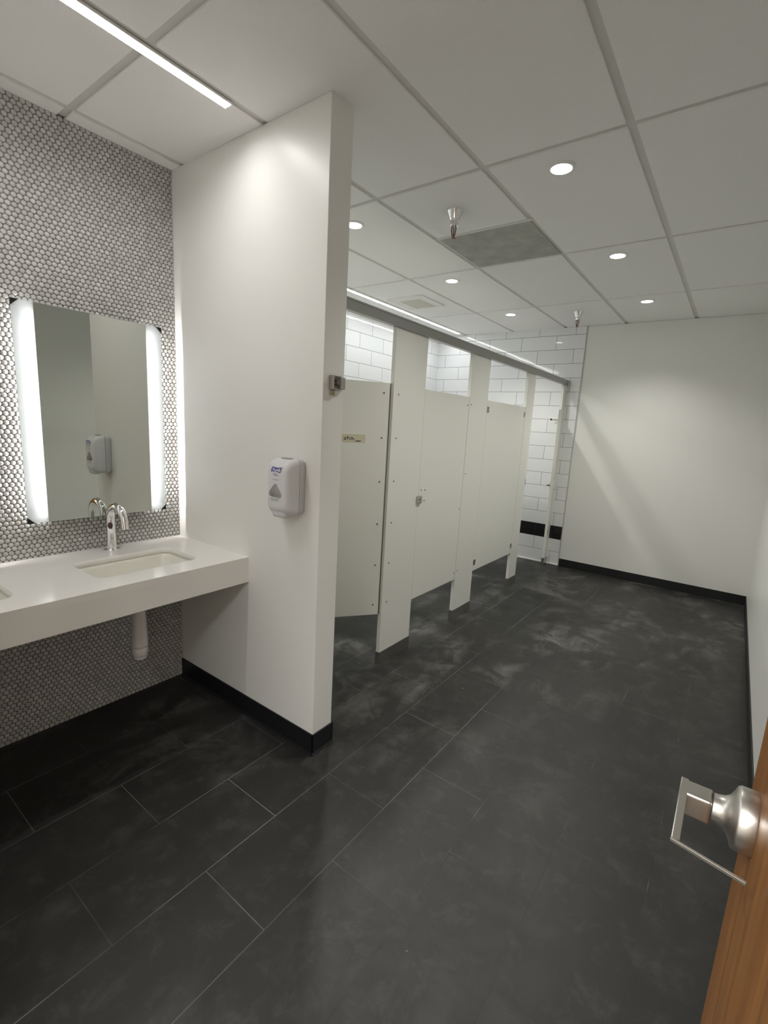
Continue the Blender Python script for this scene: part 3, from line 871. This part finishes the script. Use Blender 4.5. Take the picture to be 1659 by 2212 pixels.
def spot(x, y, power, ang=126, col=(1.0, 0.985, 0.93), blend=1.0):
    l = bpy.data.lights.new('downlight_lamp', 'SPOT')
    l.energy = power; l.spot_size = math.radians(ang); l.spot_blend = blend; l.shadow_soft_size = 0.04; l.color = col
    o = bpy.data.objects.new('downlight_lamp', l); COL.objects.link(o); o.location = (x, y, H - 0.012)
    return o
for x, y, _ in DL: spot(x, y, P_DOWN)

def make_strip(x0, x1, y0, y1, mat, label, watts, col, spread):
    r = thing('strip_light', ((x0 + x1) / 2, (y0 + y1) / 2, H), label, 'ceiling light', 'linear ceiling lights')
    e = 0.006
    MB().box((x0 - e, y0 - e, H - 0.004), (x1 + e, y1 + e, H + 0.004), bevel=0.001).build('housing', M['trim_white'], r)
    mb = MB(); mb.box((x0, y0, H - 0.0055), (x1, y1, H - 0.0042))
    mb.build('diffuser', mat, r)
    l = bpy.data.lights.new('strip_lamp', 'AREA'); l.shape = 'RECTANGLE'; l.size = x1 - x0 - 0.004; l.size_y = y1 - y0 - 0.004
    l.energy = watts; l.color = col; l.spread = math.radians(spread)
    lo = bpy.data.objects.new('strip_lamp', l); COL.objects.link(lo); lo.location = ((x0 + x1) / 2, (y0 + y1) / 2, H - 0.0062)
    return r
make_strip(-1.781, -1.746, 0.04, 1.255, M['strip1'], 'thin bright strip light in the ceiling over the sinks', 3.7, (1.0, 0.98, 0.965), 160)
make_strip(-3.006, -2.976, 1.62, 5.447, M['strip2'], 'long strip light in the ceiling behind the stall rail', 4.4, (0.97, 0.99, 1.0), 150)

# sprinklers
def make_sprinkler(x, y):
    r = thing('fire_sprinkler', (x, y, H), None, None)
    MB().lathe([(0.043, 0.0), (0.042, 0.003), (0.040, 0.006), (0.026, 0.047), (0.0255, 0.050), (0.018, 0.050)], (x, y, H), '-Z', 36).build('escutcheon', M['chrome'], r, smooth_angle=30)
    MB().lathe([(0.0235, 0.049), (0.0235, 0.066), (0.0215, 0.073), (0.013, 0.076)], (x, y, H), '-Z', 28).build('body', M['chrome'], r, smooth_angle=30)
    mb = MB()
    for s in (-1, 1):
        mb.tube([(x + s * 0.0115, y, H - 0.074), (x + s * 0.0125, y, H - 0.095), (x + s * 0.0085, y, H - 0.118), (x + s * 0.003, y, H - 0.128)], [0.0045, 0.004, 0.0035, 0.0035], 10)
    mb.lathe([(0.006, 0.124), (0.0055, 0.134)], (x, y, H), '-Z', 14)
    mb.build('frame', M['bronze'], r, smooth_angle=50)
    MB().tube([(x, y, H - 0.074), (x, y, H - 0.125)], 0.003, 8).build('bulb', M['sensor'], r)
    MB().lathe([(0.014, 0.134), (0.0145, 0.136), (0.004, 0.1375)], (x, y, H), '-Z', 20).build('deflector', M['bronze'], r)
    return r
sp = make_sprinkler(-1.440, 2.472)
tag(sp, 'chrome fire sprinkler beside the grey return vent', 'sprinkler', 'ceiling sprinklers')
sp2 = copy_tree(sp, (-1.430, 4.929, H))
tag(sp2, 'chrome fire sprinkler close to the tiled far wall', 'sprinkler', 'ceiling sprinklers')

# return grille and exhaust fan
vt = thing('return_vent', ((VENT[0] + VENT[2]) / 2, (VENT[1] + VENT[3]) / 2, H), 'grey perforated square return vent in the ceiling grid', 'vent')
g = 0.010
MB().box((VENT[0] + g, VENT[1] + g, H + 0.003), (VENT[2] - g, VENT[3] - g, H + 0.009)).build('grille', M['vent'], vt)
mb = MB()
for a, b2 in (((VENT[0] - 0.012, VENT[1] - 0.012), (VENT[2] + 0.012, VENT[1] + g)),):
    mb.box((a[0], a[1], H - 0.0005), (b2[0], b2[1], H + 0.009), bevel=0.001)
mb.build('edge_bar', M['ceiling_grid'], vt)
fx = thing('exhaust_fan', (-2.665, 3.985, H), 'square exhaust fan cover with beige grille in the ceiling near the strip light', 'exhaust fan')
mb = MB()
mb.box((-2.868, 3.775, H - 0.010), (-2.478, 3.872, H - 0.0002), bevel=0.003).box((-2.868, 4.158, H - 0.010), (-2.478, 4.192, H - 0.0002), bevel=0.003)
mb.box((-2.868, 3.870, H - 0.010), (-2.780, 4.160, H - 0.0002), bevel=0.003).box((-2.555, 3.870, H - 0.010), (-2.478, 4.160, H - 0.0002), bevel=0.003)
mb.build('cover_frame', M['fan_frame'], fx)
MB().box((-2.782, 3.868, H - 0.007), (-2.553, 4.162, H - 0.001)).build('grille', M['fan_grille'], fx)

# ------------------------------------------------------------------ unseen lamp added behind the viewer as ambient fill (through the entrance)
hl = bpy.data.lights.new('hall_fill_lamp', 'AREA'); hl.energy = 66; hl.shape = 'RECTANGLE'; hl.size = 1.2; hl.size_y = 0.6; hl.color = (1.0, 0.985, 0.97)
ho = bpy.data.objects.new('hall_fill_lamp', hl); COL.objects.link(ho); ho.location = (-0.4, -1.0, H - 0.01)

w = bpy.data.worlds.new('world'); scene.world = w; w.use_nodes = True
w.node_tree.nodes['Background'].inputs['Color'].default_value = (0.5, 0.5, 0.5, 1)
w.node_tree.nodes['Background'].inputs['Strength'].default_value = 0.05

# ------------------------------------------------------------------ camera
F, YAW, PITCH, ROLL, HCAM = 1022.7207105, -0.6315676, -0.1795956, 0.0552487, 1.5033302
cy, sy, cp, sp_ = math.cos(YAW), math.sin(YAW), math.cos(PITCH), math.sin(PITCH)
fw = Vector((sy * cp, cy * cp, sp_)); r0 = Vector((cy, -sy, 0)); u0 = r0.cross(fw)
R = math.cos(ROLL) * r0 + math.sin(ROLL) * u0
U = -math.sin(ROLL) * r0 + math.cos(ROLL) * u0
cam = bpy.data.cameras.new('camera'); co = bpy.data.objects.new('camera', cam); COL.objects.link(co)
cam.sensor_fit = 'HORIZONTAL'; cam.sensor_width = 36.0; cam.lens = F * 36.0 / 1659.0
cam.clip_start = 0.02; cam.clip_end = 60
mw = Matrix.Identity(4)
for i in range(3):
    mw[i][0], mw[i][1], mw[i][2] = R[i], U[i], -fw[i]
mw[0][3], mw[1][3], mw[2][3] = 0, 0, HCAM
co.matrix_world = mw
scene.camera = co

vs = scene.view_settings
scene.display_settings.display_device = 'sRGB'
vs.view_transform = 'Standard'; vs.look = 'None'; vs.exposure = 0.56; vs.gamma = 1.0; vs.use_curve_mapping = False
scene.cycles.use_denoising = True
scene.cycles.max_bounces = 10; scene.cycles.diffuse_bounces = 6; scene.cycles.glossy_bounces = 5; scene.cycles.transmission_bounces = 6
scene.cycles.caustics_reflective = False; scene.cycles.caustics_refractive = False
scene.cycles.sample_clamp_indirect = 6.0
